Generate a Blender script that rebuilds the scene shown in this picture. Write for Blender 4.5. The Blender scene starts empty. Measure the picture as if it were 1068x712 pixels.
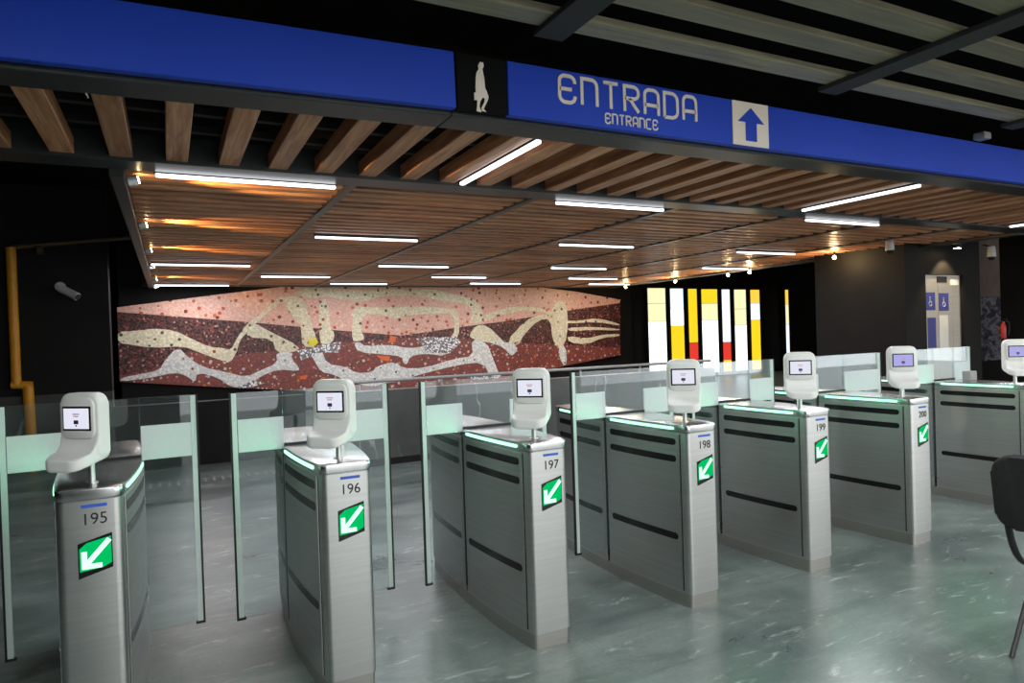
import bpy, bmesh, math, random
from mathutils import Vector, Matrix, Euler
random.seed(7)
SC = bpy.context.scene
COL = SC.collection
PI = math.pi

# ------------------------------------------------------------------ camera
FPX, YAW, PITCH, ROLL, CZ = 702.7, math.radians(27.0), math.radians(-0.6365), math.radians(-1.8603), 1.5295
FW = Vector((math.sin(YAW)*math.cos(PITCH), math.cos(YAW)*math.cos(PITCH), math.sin(PITCH)))
_r = Vector((math.cos(YAW), -math.sin(YAW), 0)); _u = _r.cross(FW)
RT = _r*math.cos(ROLL) + _u*math.sin(ROLL)
UP = -_r*math.sin(ROLL) + _u*math.cos(ROLL)
CAM = Vector((0, 0, CZ))
def ray(a, b): return FW + RT*((a-534)/FPX) - UP*((b-356)/FPX)
def on_y(a, b, y):                      # point of the plane y = const seen at photo pixel a, b
    d = ray(a, b); return CAM + d*(y/d.y)
cd = bpy.data.cameras.new('camera'); co = bpy.data.objects.new('camera', cd); COL.objects.link(co)
cd.sensor_width = 36; cd.lens = FPX/1068*36; cd.clip_start = 0.05; cd.clip_end = 200
M = Matrix((RT, UP, -FW)).transposed().to_4x4(); M.translation = CAM
co.matrix_world = M
SC.camera = co

# ------------------------------------------------------------------ materials
def lin(r, g, b):
    f = lambda c: (c/255/12.92) if c/255 <= 0.04045 else ((c/255+0.055)/1.055)**2.4
    return (f(r), f(g), f(b), 1)
def new_mat(name):
    m = bpy.data.materials.new(name); m.use_nodes = True
    nt = m.node_tree; nt.nodes.clear()
    out = nt.nodes.new('ShaderNodeOutputMaterial')
    return m, nt, out
def bsdf(nt, out, col=(.8, .8, .8, 1), rough=.5, metal=0, spec=.5):
    b = nt.nodes.new('ShaderNodeBsdfPrincipled')
    b.inputs['Base Color'].default_value = col; b.inputs['Roughness'].default_value = rough
    b.inputs['Metallic'].default_value = metal; b.inputs['Specular IOR Level'].default_value = spec
    nt.links.new(b.outputs[0], out.inputs[0]); return b
def coords(nt, scale=(1, 1, 1), kind='pos', rot=(0, 0, 0)):
    mp = nt.nodes.new('ShaderNodeMapping'); mp.inputs['Scale'].default_value = scale; mp.inputs['Rotation'].default_value = rot
    if kind == 'pos':
        g = nt.nodes.new('ShaderNodeNewGeometry'); nt.links.new(g.outputs['Position'], mp.inputs[0])
    else:
        g = nt.nodes.new('ShaderNodeTexCoord'); nt.links.new(g.outputs['Object'], mp.inputs[0])
    return mp.outputs[0]
def noise(nt, vec, scale=5, detail=3, rough=.5, dist=0):
    n = nt.nodes.new('ShaderNodeTexNoise'); n.inputs['Scale'].default_value = scale
    n.inputs['Detail'].default_value = detail; n.inputs['Roughness'].default_value = rough; n.inputs['Distortion'].default_value = dist
    nt.links.new(vec, n.inputs['Vector']); return n
def ramp(nt, fac, stops, mode='LINEAR'):
    r = nt.nodes.new('ShaderNodeValToRGB'); r.color_ramp.interpolation = mode
    e = r.color_ramp.elements
    while len(e) < len(stops): e.new(.5)
    for k, (p, c) in enumerate(stops): e[k].position = p; e[k].color = c
    nt.links.new(fac, r.inputs[0]); return r.outputs[0]
def mix(nt, fac, a, b, blend='MIX'):
    m = nt.nodes.new('ShaderNodeMix'); m.data_type = 'RGBA'; m.blend_type = blend
    for s, v in ((0, fac), (6, a), (7, b)):
        if hasattr(v, 'is_linked'): nt.links.new(v, m.inputs[s])
        else: m.inputs[s].default_value = v
    return m.outputs[2]
def bump(nt, b, h, strength=.1, dist=.01):
    n = nt.nodes.new('ShaderNodeBump'); n.inputs['Strength'].default_value = strength; n.inputs['Distance'].default_value = dist
    nt.links.new(h, n.inputs['Height']); nt.links.new(n.outputs[0], b.inputs['Normal'])

def plain(name, rgb, rough=.5, metal=0, spec=.5, var=.12, scale=6):
    m, nt, out = new_mat(name); b = bsdf(nt, out, rgb, rough, metal, spec)
    n = noise(nt, coords(nt), scale, 3)
    c0 = tuple(x*(1-var) for x in rgb[:3])+(1,); c1 = tuple(min(1, x*(1+var)) for x in rgb[:3])+(1,)
    nt.links.new(ramp(nt, n.outputs[0], [(.3, c0), (.7, c1)]), b.inputs['Base Color'])
    return m
def emit(name, rgb, strength):
    m, nt, out = new_mat(name); e = nt.nodes.new('ShaderNodeEmission')
    e.inputs[0].default_value = rgb; e.inputs[1].default_value = strength
    nt.links.new(e.outputs[0], out.inputs[0]); return m

MT = {}
# brushed stainless steel
def steel(name, col, rough, sc=(1.5, 1.5, 60)):
    m, nt, out = new_mat(name); b = bsdf(nt, out, col, rough, 1.0)
    n = noise(nt, coords(nt, sc, 'obj'), 1, 2, .5)
    nt.links.new(ramp(nt, n.outputs[0], [(.3, tuple(x*.94 for x in col[:3])+(1,)), (.7, tuple(min(1, x*1.05) for x in col[:3])+(1,))]), b.inputs['Base Color'])
    n2 = noise(nt, coords(nt, (1, 1, 1), 'obj'), 4, 3)
    r = nt.nodes.new('ShaderNodeMapRange'); r.inputs[3].default_value = rough*.8; r.inputs[4].default_value = rough*1.25
    nt.links.new(n2.outputs[0], r.inputs[0]); nt.links.new(r.outputs[0], b.inputs['Roughness'])
    return m
MT['steel'] = steel('brushed_steel', (.60, .60, .585, 1), .36)
MT['steel_panel'] = steel('brushed_steel_panel', (.52, .52, .51, 1), .38)
MT['steel_top'] = steel('polished_steel_top', (.66, .66, .66, 1), .24, (50, 2, 2))
MT['steel_plinth'] = steel('dull_steel_plinth', (.48, .46, .43, 1), .42)
MT['black_plastic'] = plain('black_gloss_plastic', (.006, .006, .007, 1), .22)
MT['black_rubber'] = plain('black_rubber', (.010, .010, .010, 1), .6)
MT['white_plastic'] = plain('white_plastic', lin(226, 226, 222), .38, var=.03)
MT['brand_blue'] = plain('blue_label_ink', lin(52, 92, 190), .5)
MT['ink'] = plain('black_ink', (.012, .012, .014, 1), .6)
MT['led_green'] = emit('green_led', (.34, 1, .62, 1), 1.7)
MT['arrow_green'] = emit('lit_green_display', (.0, .50, .12, 1), .75)
MT['arrow_white'] = emit('lit_arrow', (.55, 1, .72, 1), 1.1)
MT['screen'] = emit('lit_screen', (.86, .87, 1, 1), .64)
MT['screen_blue'] = emit('lit_screen_violet', (.50, .48, .95, 1), .6)
MT['screen_icon'] = plain('screen_icon', lin(60, 58, 90), .4)
MT['screen_text'] = plain('screen_text_red', lin(225, 160, 170), .4)
MT['tube'] = emit('white_led_tube', (.93, .95, 1, 1), 2.6)
MT['warm_bulb'] = emit('warm_bulb', (1, .74, .36, 1), 40)
MT['dark_steel'] = plain('dark_painted_steel', lin(58, 58, 56), .65, spec=.25, var=.08)
MT['dark_beam'] = plain('dark_beam_paint', lin(46, 48, 50), .33, spec=.6, var=.08)
MT['black_wall'] = plain('black_wall_paint', (.0085, .008, .0078, 1), .65, spec=.2, var=.2, scale=2)
MT['black_ceiling'] = plain('black_ceiling_paint', (.0045, .0045, .0045, 1), .9, spec=.1)
MT['blue_panel'] = plain('blue_sign_panel', lin(34, 70, 190), .4, spec=.3, var=.05, scale=1.5)
MT['sign_black'] = plain('black_sign_panel', (.003, .003, .003, 1), .6, spec=.1)
MT['sign_white'] = plain('cream_white_lettering', lin(236, 222, 206), .5, var=.02)
MT['yellow_pipe'] = plain('yellow_paint', lin(214, 146, 26), .45)
MT['dim_pipe'] = plain('dimmed_pipe_brown', lin(84, 66, 36), .5)  # brown carries the dimness of the yellow pipe's upper run
MT['red'] = plain('red_paint', lin(150, 26, 22), .35)
MT['chair_fabric'] = plain('black_chair_fabric', (.010, .010, .011, 1), .7, var=.3, scale=60)
MT['chair_metal'] = plain('black_chair_tube', (.018, .018, .02, 1), .3)
MT['grey_plastic'] = plain('grey_plastic', lin(150, 150, 148), .45)
MT['camera_white'] = plain('camera_housing', lin(190, 190, 190), .4)

# slatted wood: laminate with streaky grain along its length
def wood(name, sc, a, b_, c, rough=.42):
    m, nt, out = new_mat(name); b = bsdf(nt, out, a, rough, 0, .45)
    oi = nt.nodes.new('ShaderNodeObjectInfo')
    v = coords(nt, sc)
    add = nt.nodes.new('ShaderNodeVectorMath'); add.operation = 'ADD'
    mul = nt.nodes.new('ShaderNodeVectorMath'); mul.operation = 'SCALE'; mul.inputs['Scale'].default_value = 37
    cmb = nt.nodes.new('ShaderNodeCombineXYZ')
    for k in range(3): nt.links.new(oi.outputs['Random'], cmb.inputs[k])
    nt.links.new(cmb.outputs[0], mul.inputs[0]); nt.links.new(v, add.inputs[0]); nt.links.new(mul.outputs[0], add.inputs[1])
    n = noise(nt, add.outputs[0], 1, 5, .62, .6)
    col = ramp(nt, n.outputs[0], [(.28, a), (.5, b_), (.72, c)])
    hs = nt.nodes.new('ShaderNodeHueSaturation'); nt.links.new(col, hs.inputs['Color'])
    mr = nt.nodes.new('ShaderNodeMapRange'); mr.inputs[3].default_value = .75; mr.inputs[4].default_value = 1.2
    nt.links.new(oi.outputs['Random'], mr.inputs[0]); nt.links.new(mr.outputs[0], hs.inputs['Value'])
    nt.links.new(hs.outputs[0], b.inputs['Base Color'])
    return m
WA, WB, WC = lin(146, 88, 62), lin(198, 136, 98), lin(230, 174, 134)
MT['wood_y'] = wood('walnut_laminate_lengthways', (26, 1.6, 26), WA, WB, WC)
MT['wood_x'] = wood('walnut_laminate_crossways', (1.6, 26, 26), WA, WB, WC)
MT['wood_dark'] = wood('olive_brown_laminate', (1.4, 26, 26), lin(112, 106, 84), lin(140, 132, 108), lin(160, 150, 124))

# floor: grey green slate
def floor_mat():
    m, nt, out = new_mat('grey_green_slate_floor'); b = bsdf(nt, out, (.1, .1, .1, 1), .3, 0, .5)
    v = coords(nt, (.9, 1.8, 1), rot=(0, 0, .5))
    n1 = noise(nt, v, 1.2, 6, .6, .8)
    base = ramp(nt, n1.outputs[0], [(.3, lin(84, 94, 94)), (.5, lin(114, 124, 121)), (.72, lin(148, 156, 153))])
    v2 = coords(nt, (1.2, 4.5, 1), rot=(0, 0, .35))
    n2 = noise(nt, v2, 2.4, 7, .7, 1.6)
    streak = ramp(nt, n2.outputs[0], [(.56, (0, 0, 0, 1)), (.62, (.22, .22, .22, 1)), (.655, (.75, .75, .75, 1)), (.70, (1, 1, 1, 1))])
    c = mix(nt, streak, base, lin(190, 194, 190))
    n3 = noise(nt, coords(nt, (1, 1, 1)), 46, 4, .7)
    c = mix(nt, .35, c, ramp(nt, n3.outputs[0], [(.3, lin(60, 66, 66)), (.7, lin(150, 158, 154))]), 'OVERLAY')
    br = nt.nodes.new('ShaderNodeTexBrick'); br.inputs['Scale'].default_value = 1
    br.inputs['Brick Width'].default_value = 1.2; br.inputs['Row Height'].default_value = .6; br.inputs['Mortar Size'].default_value = .0025
    br.inputs['Color1'].default_value = (1, 1, 1, 1); br.inputs['Color2'].default_value = (.96, .96, .96, 1); br.inputs['Mortar'].default_value = (.8, .8, .8, 1)
    nt.links.new(coords(nt, (1, 1, 1)), br.inputs['Vector'])
    c = mix(nt, 1.0, c, br.outputs[0], 'MULTIPLY')
    nt.links.new(c, b.inputs['Base Color'])
    r = nt.nodes.new('ShaderNodeMapRange'); r.inputs[3].default_value = .2; r.inputs[4].default_value = .44
    nt.links.new(n1.outputs[0], r.inputs[0]); nt.links.new(r.outputs[0], b.inputs['Roughness'])
    return m
MT['floor'] = floor_mat()
def marble_mat():
    m, nt, out = new_mat('dark_marble'); b = bsdf(nt, out, (.05, .05, .05, 1), .3)
    n = noise(nt, coords(nt), 1.1, 6, .6, .4)
    n2 = noise(nt, coords(nt, (1.3, 1, .30)), .9, 4, .55, .5)
    a = nt.nodes.new('ShaderNodeMath'); a.operation = 'SUBTRACT'; a.inputs[1].default_value = .5; nt.links.new(n2.outputs[0], a.inputs[0])
    ab = nt.nodes.new('ShaderNodeMath'); ab.operation = 'ABSOLUTE'; nt.links.new(a.outputs[0], ab.inputs[0])
    vein = ramp(nt, ab.outputs[0], [(0, (.5, .5, .5, 1)), (.004, (.2, .2, .2, 1)), (.008, (0, 0, 0, 1))])
    base = ramp(nt, n.outputs[0], [(.3, lin(52, 52, 51)), (.7, lin(86, 86, 84))])
    nt.links.new(mix(nt, vein, base, lin(190, 188, 182)), b.inputs['Base Color'])
    return m
MT['marble'] = marble_mat()

# clear and frosted glass
def glass_mat(name, tint, refl, rough=.02):
    m, nt, out = new_mat(name)
    t = nt.nodes.new('ShaderNodeBsdfTransparent'); t.inputs[0].default_value = tint
    g = nt.nodes.new('ShaderNodeBsdfGlossy'); g.inputs['Roughness'].default_value = rough; g.inputs[0].default_value = (.95, .97, 1, 1)
    lw = nt.nodes.new('ShaderNodeLayerWeight'); lw.inputs[0].default_value = .35
    mr = nt.nodes.new('ShaderNodeMapRange'); mr.inputs[3].default_value = refl; mr.inputs[4].default_value = .35
    nt.links.new(lw.outputs['Fresnel'], mr.inputs[0])
    mx = nt.nodes.new('ShaderNodeMixShader'); nt.links.new(mr.outputs[0], mx.inputs[0])
    nt.links.new(t.outputs[0], mx.inputs[1]); nt.links.new(g.outputs[0], mx.inputs[2])
    d = nt.nodes.new('ShaderNodeBsdfDiffuse'); d.inputs[0].default_value = (.8, .84, .86, 1)   # dust and scratches
    n = noise(nt, coords(nt), 9, 5, .7)
    f = nt.nodes.new('ShaderNodeMapRange'); f.inputs[3].default_value = .004; f.inputs[4].default_value = .03; nt.links.new(n.outputs[0], f.inputs[0])
    m2 = nt.nodes.new('ShaderNodeMixShader'); nt.links.new(f.outputs[0], m2.inputs[0])
    nt.links.new(mx.outputs[0], m2.inputs[1]); nt.links.new(d.outputs[0], m2.inputs[2])
    nt.links.new(m2.outputs[0], out.inputs[0]); return m
MT['glass'] = glass_mat('clear_glass', (.93, .97, .97, 1), .03)
def frost_mat(name, col, clear):
    m, nt, out = new_mat(name)
    t = nt.nodes.new('ShaderNodeBsdfTransparent'); t.inputs[0].default_value = (.85, .95, .92, 1)
    tr = nt.nodes.new('ShaderNodeBsdfTranslucent'); tr.inputs[0].default_value = col
    d = nt.nodes.new('ShaderNodeBsdfDiffuse'); d.inputs[0].default_value = col
    m1 = nt.nodes.new('ShaderNodeMixShader'); m1.inputs[0].default_value = .6
    nt.links.new(tr.outputs[0], m1.inputs[1]); nt.links.new(d.outputs[0], m1.inputs[2])
    n = noise(nt, coords(nt), 60, 2)
    f = nt.nodes.new('ShaderNodeMapRange'); f.inputs[3].default_value = clear-.04; f.inputs[4].default_value = clear+.04; nt.links.new(n.outputs[0], f.inputs[0])
    m2 = nt.nodes.new('ShaderNodeMixShader'); nt.links.new(f.outputs[0], m2.inputs[0])
    nt.links.new(m1.outputs[0], m2.inputs[1]); nt.links.new(t.outputs[0], m2.inputs[2])
    nt.links.new(m2.outputs[0], out.inputs[0]); return m
MT['frost'] = frost_mat('frosted_glass', (.90, .92, .92, 1), .15)
MT['edge'] = frost_mat('polished_glass_edge', (.84, .92, .89, 1), .10)

# mosaic materials
def mosaic(name, scale, stops, grout, dot=None):
    m, nt, out = new_mat(name); b = bsdf(nt, out, (.5, .5, .5, 1), .38)
    v = nt.nodes.new('ShaderNodeTexVoronoi'); v.inputs['Scale'].default_value = scale
    nt.links.new(coords(nt), v.inputs['Vector'])
    sp = nt.nodes.new('ShaderNodeSeparateColor'); nt.links.new(v.outputs['Color'], sp.inputs[0])
    c = ramp(nt, sp.outputs[0], stops, 'CONSTANT')
    g = ramp(nt, v.outputs['Distance'], [(.50, (0, 0, 0, 1)), (.62, (1, 1, 1, 1))])
    c = mix(nt, g, c, grout)
    if dot:
        for sc, rad, cs, thr in dot:
            w = nt.nodes.new('ShaderNodeTexVoronoi'); w.inputs['Scale'].default_value = sc
            nt.links.new(coords(nt), w.inputs['Vector'])
            s2 = nt.nodes.new('ShaderNodeSeparateColor'); nt.links.new(w.outputs['Color'], s2.inputs[0])
            inside = ramp(nt, w.outputs['Distance'], [(rad, (1, 1, 1, 1)), (rad+.05, (0, 0, 0, 1))])
            on = ramp(nt, s2.outputs[1], [(thr, (0, 0, 0, 1)), (thr+.001, (1, 1, 1, 1))], 'CONSTANT')
            dc = ramp(nt, s2.outputs[2], cs, 'CONSTANT')
            k = nt.nodes.new('ShaderNodeMath'); k.operation = 'MULTIPLY'; nt.links.new(inside, k.inputs[0]); nt.links.new(on, k.inputs[1])
            c = mix(nt, k.outputs[0], c, dc)
    nt.links.new(c, b.inputs['Base Color']); return m
MT['mural_pink'] = mosaic('pink_mosaic', 26, [(0, lin(236, 186, 168)), (.4, lin(240, 194, 176)), (.7, lin(230, 176, 158))], lin(220, 168, 150),
    [(8.0, .27, [(0, lin(190, 84, 60)), (.45, lin(120, 36, 30)), (.62, lin(238, 206, 186)), (.8, lin(204, 104, 72))], .46)])
MT['mural_brown'] = mosaic('dark_brown_mosaic', 24, [(0, lin(44, 22, 22)), (.25, lin(92, 36, 34)), (.5, lin(28, 16, 18)), (.68, lin(150, 74, 66)), (.82, lin(60, 26, 28)), (.94, lin(196, 140, 126))], lin(96, 62, 58))
MT['mural_red'] = mosaic('brick_red_mosaic', 24, [(0, lin(140, 66, 58)), (.3, lin(122, 58, 52)), (.55, lin(156, 78, 68)), (.8, lin(104, 54, 52)), (.93, lin(206, 178, 160))], lin(124, 66, 58),
    [(8.0, .24, [(0, lin(206, 190, 170)), (.35, lin(196, 116, 40)), (.6, lin(70, 74, 66)), (.8, lin(200, 180, 190))], .55)])
MT['mural_cream'] = mosaic('cream_mosaic', 22, [(0, lin(234, 222, 190)), (.4, lin(240, 230, 204)), (.75, lin(226, 212, 176))], lin(214, 202, 172),
    [(8.0, .24, [(0, lin(92, 82, 50)), (.35, lin(186, 150, 96)), (.6, lin(246, 240, 222)), (.82, lin(160, 70, 44))], .45)])
MT['mural_white'] = mosaic('white_mosaic', 22, [(0, lin(232, 228, 222)), (.4, lin(240, 238, 232)), (.75, lin(216, 212, 210))], lin(208, 204, 200),
    [(8.5, .2, [(0, lin(70, 80, 76)), (.4, lin(150, 130, 90)), (.7, lin(120, 60, 50))], .55)])
MT['mural_shard'] = mosaic('mirror_shard_mosaic', 26, [(0, lin(252, 252, 252)), (.35, lin(150, 140, 140)), (.6, lin(236, 236, 240)), (.85, lin(100, 90, 92))], lin(120, 110, 110))
MT['mural_orange'] = plain('orange_tile', lin(232, 104, 40), .3)
MT['mural_yellow'] = plain('yellow_tile', lin(232, 212, 50), .3)
def relief_mat():
    m, nt, out = new_mat('grey_stone_relief'); b = bsdf(nt, out, (.1, .1, .1, 1), .6)
    n = noise(nt, coords(nt, (1, 1, 1.6)), 3.2, 4, .55, 1.5)
    nt.links.new(ramp(nt, n.outputs[0], [(.36, lin(24, 22, 28)), (.46, lin(70, 64, 88)), (.56, lin(150, 146, 150)), (.66, lin(60, 56, 70))]), b.inputs['Base Color']); return m
MT['grey_art'] = relief_mat()
MT['far_wall'] = plain('pinkish_grey_plaster', lin(128, 108, 100), .7)
MT['lift_steel'] = steel('lift_steel', (.50, .46, .40, 1), .45)
MT['sticker_blue'] = plain('blue_sticker', lin(44, 52, 128), .45)
MT['sticker_white'] = plain('white_sticker', lin(214, 214, 210), .5, var=.04)
PC = {'white': emit('backlit_white_glass', (.90, .95, 1, 1), 1.5), 'cream': emit('backlit_cream_glass', (1, .92, .52, 1), .78),
      'yellow': emit('backlit_yellow_glass', (1, .70, .02, 1), .75), 'amber': emit('backlit_amber_glass', (1, .58, .06, 1), .85),
      'red': emit('backlit_red_glass', (.95, .06, .04, 1), .62), 'blue': emit('backlit_blue_glass', (.70, .82, 1, 1), 1.15)}

# ------------------------------------------------------------------ mesh helpers
class MB:
    def __init__(self): self.bm = bmesh.new()
    def box(self, x0, x1, y0, y1, z0, z1, bev=0, seg=1, mi=0):
        vs = [self.bm.verts.new(p) for p in ((x0,y0,z0),(x1,y0,z0),(x1,y1,z0),(x0,y1,z0),(x0,y0,z1),(x1,y0,z1),(x1,y1,z1),(x0,y1,z1))]
        fs = [self.bm.faces.new([vs[i] for i in q]) for q in ((0,3,2,1),(4,5,6,7),(0,1,5,4),(1,2,6,5),(2,3,7,6),(3,0,4,7))]
        for f in fs: f.material_index = mi
        if bev:
            es = list({e for f in fs for e in f.edges})
            bmesh.ops.bevel(self.bm, geom=es, offset=bev, segments=seg, profile=.5, affect='EDGES')
        return self
    def prism(self, pts, vec, mi=0, bev=0, seg=2):
        # closed polygon of 3D points pushed along vec
        v = Vector(vec)
        a = [self.bm.verts.new(p) for p in pts]; b = [self.bm.verts.new(Vector(p)+v) for p in pts]
        n = len(a); fs = []
        fs.append(self.bm.faces.new(a)); fs.append(self.bm.faces.new(b[::-1]))
        for i in range(n):
            j = (i+1) % n; fs.append(self.bm.faces.new((a[j], a[i], b[i], b[j])))
        for f in fs: f.material_index = mi
        if bev:
            es = list(fs[0].edges)+list(fs[1].edges)
            bmesh.ops.bevel(self.bm, geom=es, offset=bev, segments=seg, profile=.5, affect='EDGES')
        return self
    def tube(self, path, r, seg=10, closed=False, ry=None):
        P = [Vector(p) for p in path]; rings = []; n = len(P); ref = None
        for i in range(n):
            t = (P[(i+1) % n]-P[i-1]) if closed else (P[min(i+1, n-1)]-P[max(i-1, 0)])
            t.normalize()
            if ref is None:
                ref = Vector((0, 0, 1)) if abs(t.z) < .9 else Vector((1, 0, 0))
            s = t.cross(ref); s.normalize(); ref = s.cross(t); ref.normalize()
            q = ry or r
            rings.append([self.bm.verts.new(P[i]+s*(r*math.cos(2*PI*k/seg))+ref*(q*math.sin(2*PI*k/seg))) for k in range(seg)])
        for i in range(n if closed else n-1):
            A, B = rings[i], rings[(i+1) % n]
            for k in range(seg): self.bm.faces.new((A[k], A[(k+1) % seg], B[(k+1) % seg], B[k]))
        if not closed: self.bm.faces.new(rings[0][::-1]); self.bm.faces.new(rings[-1])
        return self
    def lathe(self, prof, seg=20, origin=(0, 0, 0), axis=(0, 0, 1)):
        q = Vector((0, 0, 1)).rotation_difference(Vector(axis)); o = Vector(origin); rings = []
        for r, z in prof:
            rings.append([self.bm.verts.new(o+q @ Vector((max(r, 1e-4)*math.cos(2*PI*k/seg), max(r, 1e-4)*math.sin(2*PI*k/seg), z))) for k in range(seg)])
        for A, B in zip(rings, rings[1:]):
            for k in range(seg): self.bm.faces.new((A[k], A[(k+1) % seg], B[(k+1) % seg], B[k]))
        self.bm.faces.new(rings[0][::-1]); self.bm.faces.new(rings[-1]); return self
    def obj(self, name, mats, parent=None, smooth=None, loc=None):
        bmesh.ops.recalc_face_normals(self.bm, faces=self.bm.faces[:])
        me = bpy.data.meshes.new(name); self.bm.to_mesh(me); self.bm.free()
        if not isinstance(mats, (list, tuple)): mats = [mats]
        for m in mats: me.materials.append(m)
        o = bpy.data.objects.new(name, me); COL.objects.link(o)
        if parent: o.parent = parent
        if loc: o.location = loc
        if smooth:
            for p in me.polygons: p.use_smooth = True
            if hasattr(me, 'set_sharp_from_angle'): me.set_sharp_from_angle(angle=math.radians(smooth))
        return o
def tag(o, label, cat, group=None):
    o['label'] = label; o['category'] = cat
    if group: o['group'] = group
    return o
def empty(name, loc, label, cat, group=None, rz=0):
    o = bpy.data.objects.new(name, None); COL.objects.link(o); o.empty_display_size = .1
    o.location = loc; o.rotation_euler = (0, 0, rz); return tag(o, label, cat, group)
def structure(o): o['kind'] = 'structure'; return o
def copy_tree(o, parent=None):
    c = o.copy(); COL.objects.link(c)
    if parent: c.parent = parent
    for ch in list(o.children): copy_tree(ch, c)
    return c
def text_mesh(body, size, depth, sx=1.0, align='CENTER'):
    cu = bpy.data.curves.new('text', 'FONT'); cu.body = body; cu.size = size; cu.extrude = depth
    cu.align_x = align; cu.align_y = 'CENTER'; cu.resolution_u = 4
    ob = bpy.data.objects.new('text', cu); COL.objects.link(ob)
    bpy.context.view_layer.update()
    me = bpy.data.meshes.new_from_object(ob.evaluated_get(bpy.context.evaluated_depsgraph_get()))
    bpy.data.objects.remove(ob); bpy.data.curves.remove(cu)
    me.transform(Matrix.Diagonal((sx, 1, 1, 1))); return me
def link_mesh(name, me, mat, parent, mw):
    me.materials.clear(); me.materials.append(mat)
    me.transform(mw)
    o = bpy.data.objects.new(name, me); COL.objects.link(o); o.parent = parent; return o

# ------------------------------------------------------------------ setting
CEIL = 2.70
structure(MB().box(-14, 26, -9, 26, -.12, 0).obj('floor', MT['floor']))
structure(MB().box(-14, 26, -2.2, 26, 3.60, 3.75).obj('ceiling', MT['black_ceiling']))
structure(MB().box(-14, 26, 17.3, 17.6, 0, 3.6).obj('wall_back', MT['black_wall']))
structure(MB().box(-9.3, .1, -2.4, -2.2, 0, 3.6).obj('wall_front_light_block', MT['black_wall']))  # unseen wall added behind the camera to darken the leftmost turnstile's reflection
structure(MB().box(-9.3, -9, -2.2, 17.3, 0, 3.6).obj('wall_left', MT['black_wall']))
# dark wall with the yellow pipe, to the left of the mural
structure(MB().box(-9, -.68, 10.3, 10.6, .95, 3.6).box(-9, -.68, 10.3, 10.6, 0, .95, mi=1).obj('wall_left_return', [MT['black_wall'], MT['marble']]))
# block of the lift on the right
b = MB()
b.box(10.02, 10.53, 6.42, 8.02, 0, 3.6)
b.box(11.52, 12.0, 6.42, 8.02, 0, 3.6)
b.box(10.53, 11.52, 6.42, 8.02, 2.25, 3.6)
b.box(10.53, 11.52, 7.5, 8.02, 0, 2.25)
structure(b.obj('wall_right', MT['black_wall']))
structure(MB().box(23.6, 24, -2.2, 17.3, 0, 3.6).obj('wall_right_light_block', MT['black_wall']))  # unseen, added to shut out sky light from the right side
structure(MB().box(12.75, 16, 6.0, 6.5, 0, 3.6).obj('wall_right_pillar', MT['black_wall']))
b = MB(); b.box(14.3, 20, 8.6, 8.8, 1.98, 3.6, mi=1).box(14.3, 20, 8.6, 8.8, 0, 1.98)
structure(b.obj('wall_right_passage', [MT['black_wall'], MT['far_wall']]))

# parapets of the stairwell
o = MB().box(-1.15, 1.62, 9.4, 9.6, 0, .80).obj('trim_1', MT['black_wall']); structure(o)
b = MB(); b.box(1.72, 7.6, 7.95, 8.15, .08, .90).box(1.72, 7.6, 7.935, 8.165, 0, .08, mi=1)
structure(b.obj('trim_2', [MT['marble'], MT['black_wall']]))
hr = empty('handrail', (1.72, 8.05, .90), 'steel handrail on short posts along the top of the dark marble parapet', 'handrail')
MB().tube([(0, 0, .11), (5.88, 0, .11)], .02, 12).obj('rail', MT['grey_plastic'], hr, 40)
for k in range(6): MB().tube([(.3+k*1.05, 0, 0), (.3+k*1.05, 0, .10)], .013, 10).obj('post', MT['grey_plastic'], hr, 40)

# tactile strip on the floor
ts = empty('tactile_strip', (-.6, 8.2, 0), 'pale row of raised tactile bars across the floor before the dark parapet', 'tactile paving')
b = MB()
for k in range(28): b.box(k*.09, k*.09+.03, 0, .26, 0, .006, .002)
b.obj('bars', MT['grey_plastic'], ts)

# ------------------------------------------------------------------ canopy
def trim(n, b, m='dark_beam'): return structure(b.obj('trim_%d' % n, MT[m]))
trim(3, MB().box(1.36, 14, 3.28, 3.50, 2.682, 2.95, .006))          # beam behind the sign
o = trim(15, MB().box(-7, 0, 0, .22, 0, .268, .006)); o.location = (1.36, 3.28, 2.682); o.rotation_euler = (0, -math.radians(1.1), 0)
trim(4, MB().box(-5.6, 14, 4.80, 5.06, 2.682, 2.86, .006))          # second beam
trim(5, MB().box(-.31, -.22, 5.06, 14.75, 2.64, 2.86, .006))        # left edge
trim(6, MB().box(10.42, 10.55, 5.06, 14.75, 2.66, 2.86, .006))      # right edge
trim(7, MB().box(-.42, 10.55, 14.75, 14.87, 2.68, 2.86, .006))      # rear edge
BX = [-.22, 1.28, 2.86, 4.42, 6.0, 7.55, 9.1, 10.42]
for k, x in enumerate(BX[1:-1]): trim(8+k, MB().box(x-.035, x+.035, 5.06, 14.75, 2.685, 2.80, .004))

# front bay: slats running away from the camera
fb = empty('slatted_ceiling', (0, 4.15, CEIL), 'row of wide walnut slats running away between the sign beam and the second beam', 'slatted ceiling', 'walnut slatted ceiling bays')
proto = MB().box(-.0625, .0625, -.65, .65, 0, .10, .004).obj('slat', MT['wood_y'], fb)
xs = [-.528+.3077*k for k in range(-13, 42)]
proto.location = (xs[0], 0, 0)
for x in xs[1:]:
    c = proto.copy(); COL.objects.link(c); c.parent = fb; c.location = (x, 0, 0)
MB().box(-5, 13, -.05, .0, .10, .14).box(-5, 13, .3, .35, .10, .14).obj('carrier_rail', MT['black_rubber'], fb)

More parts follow.
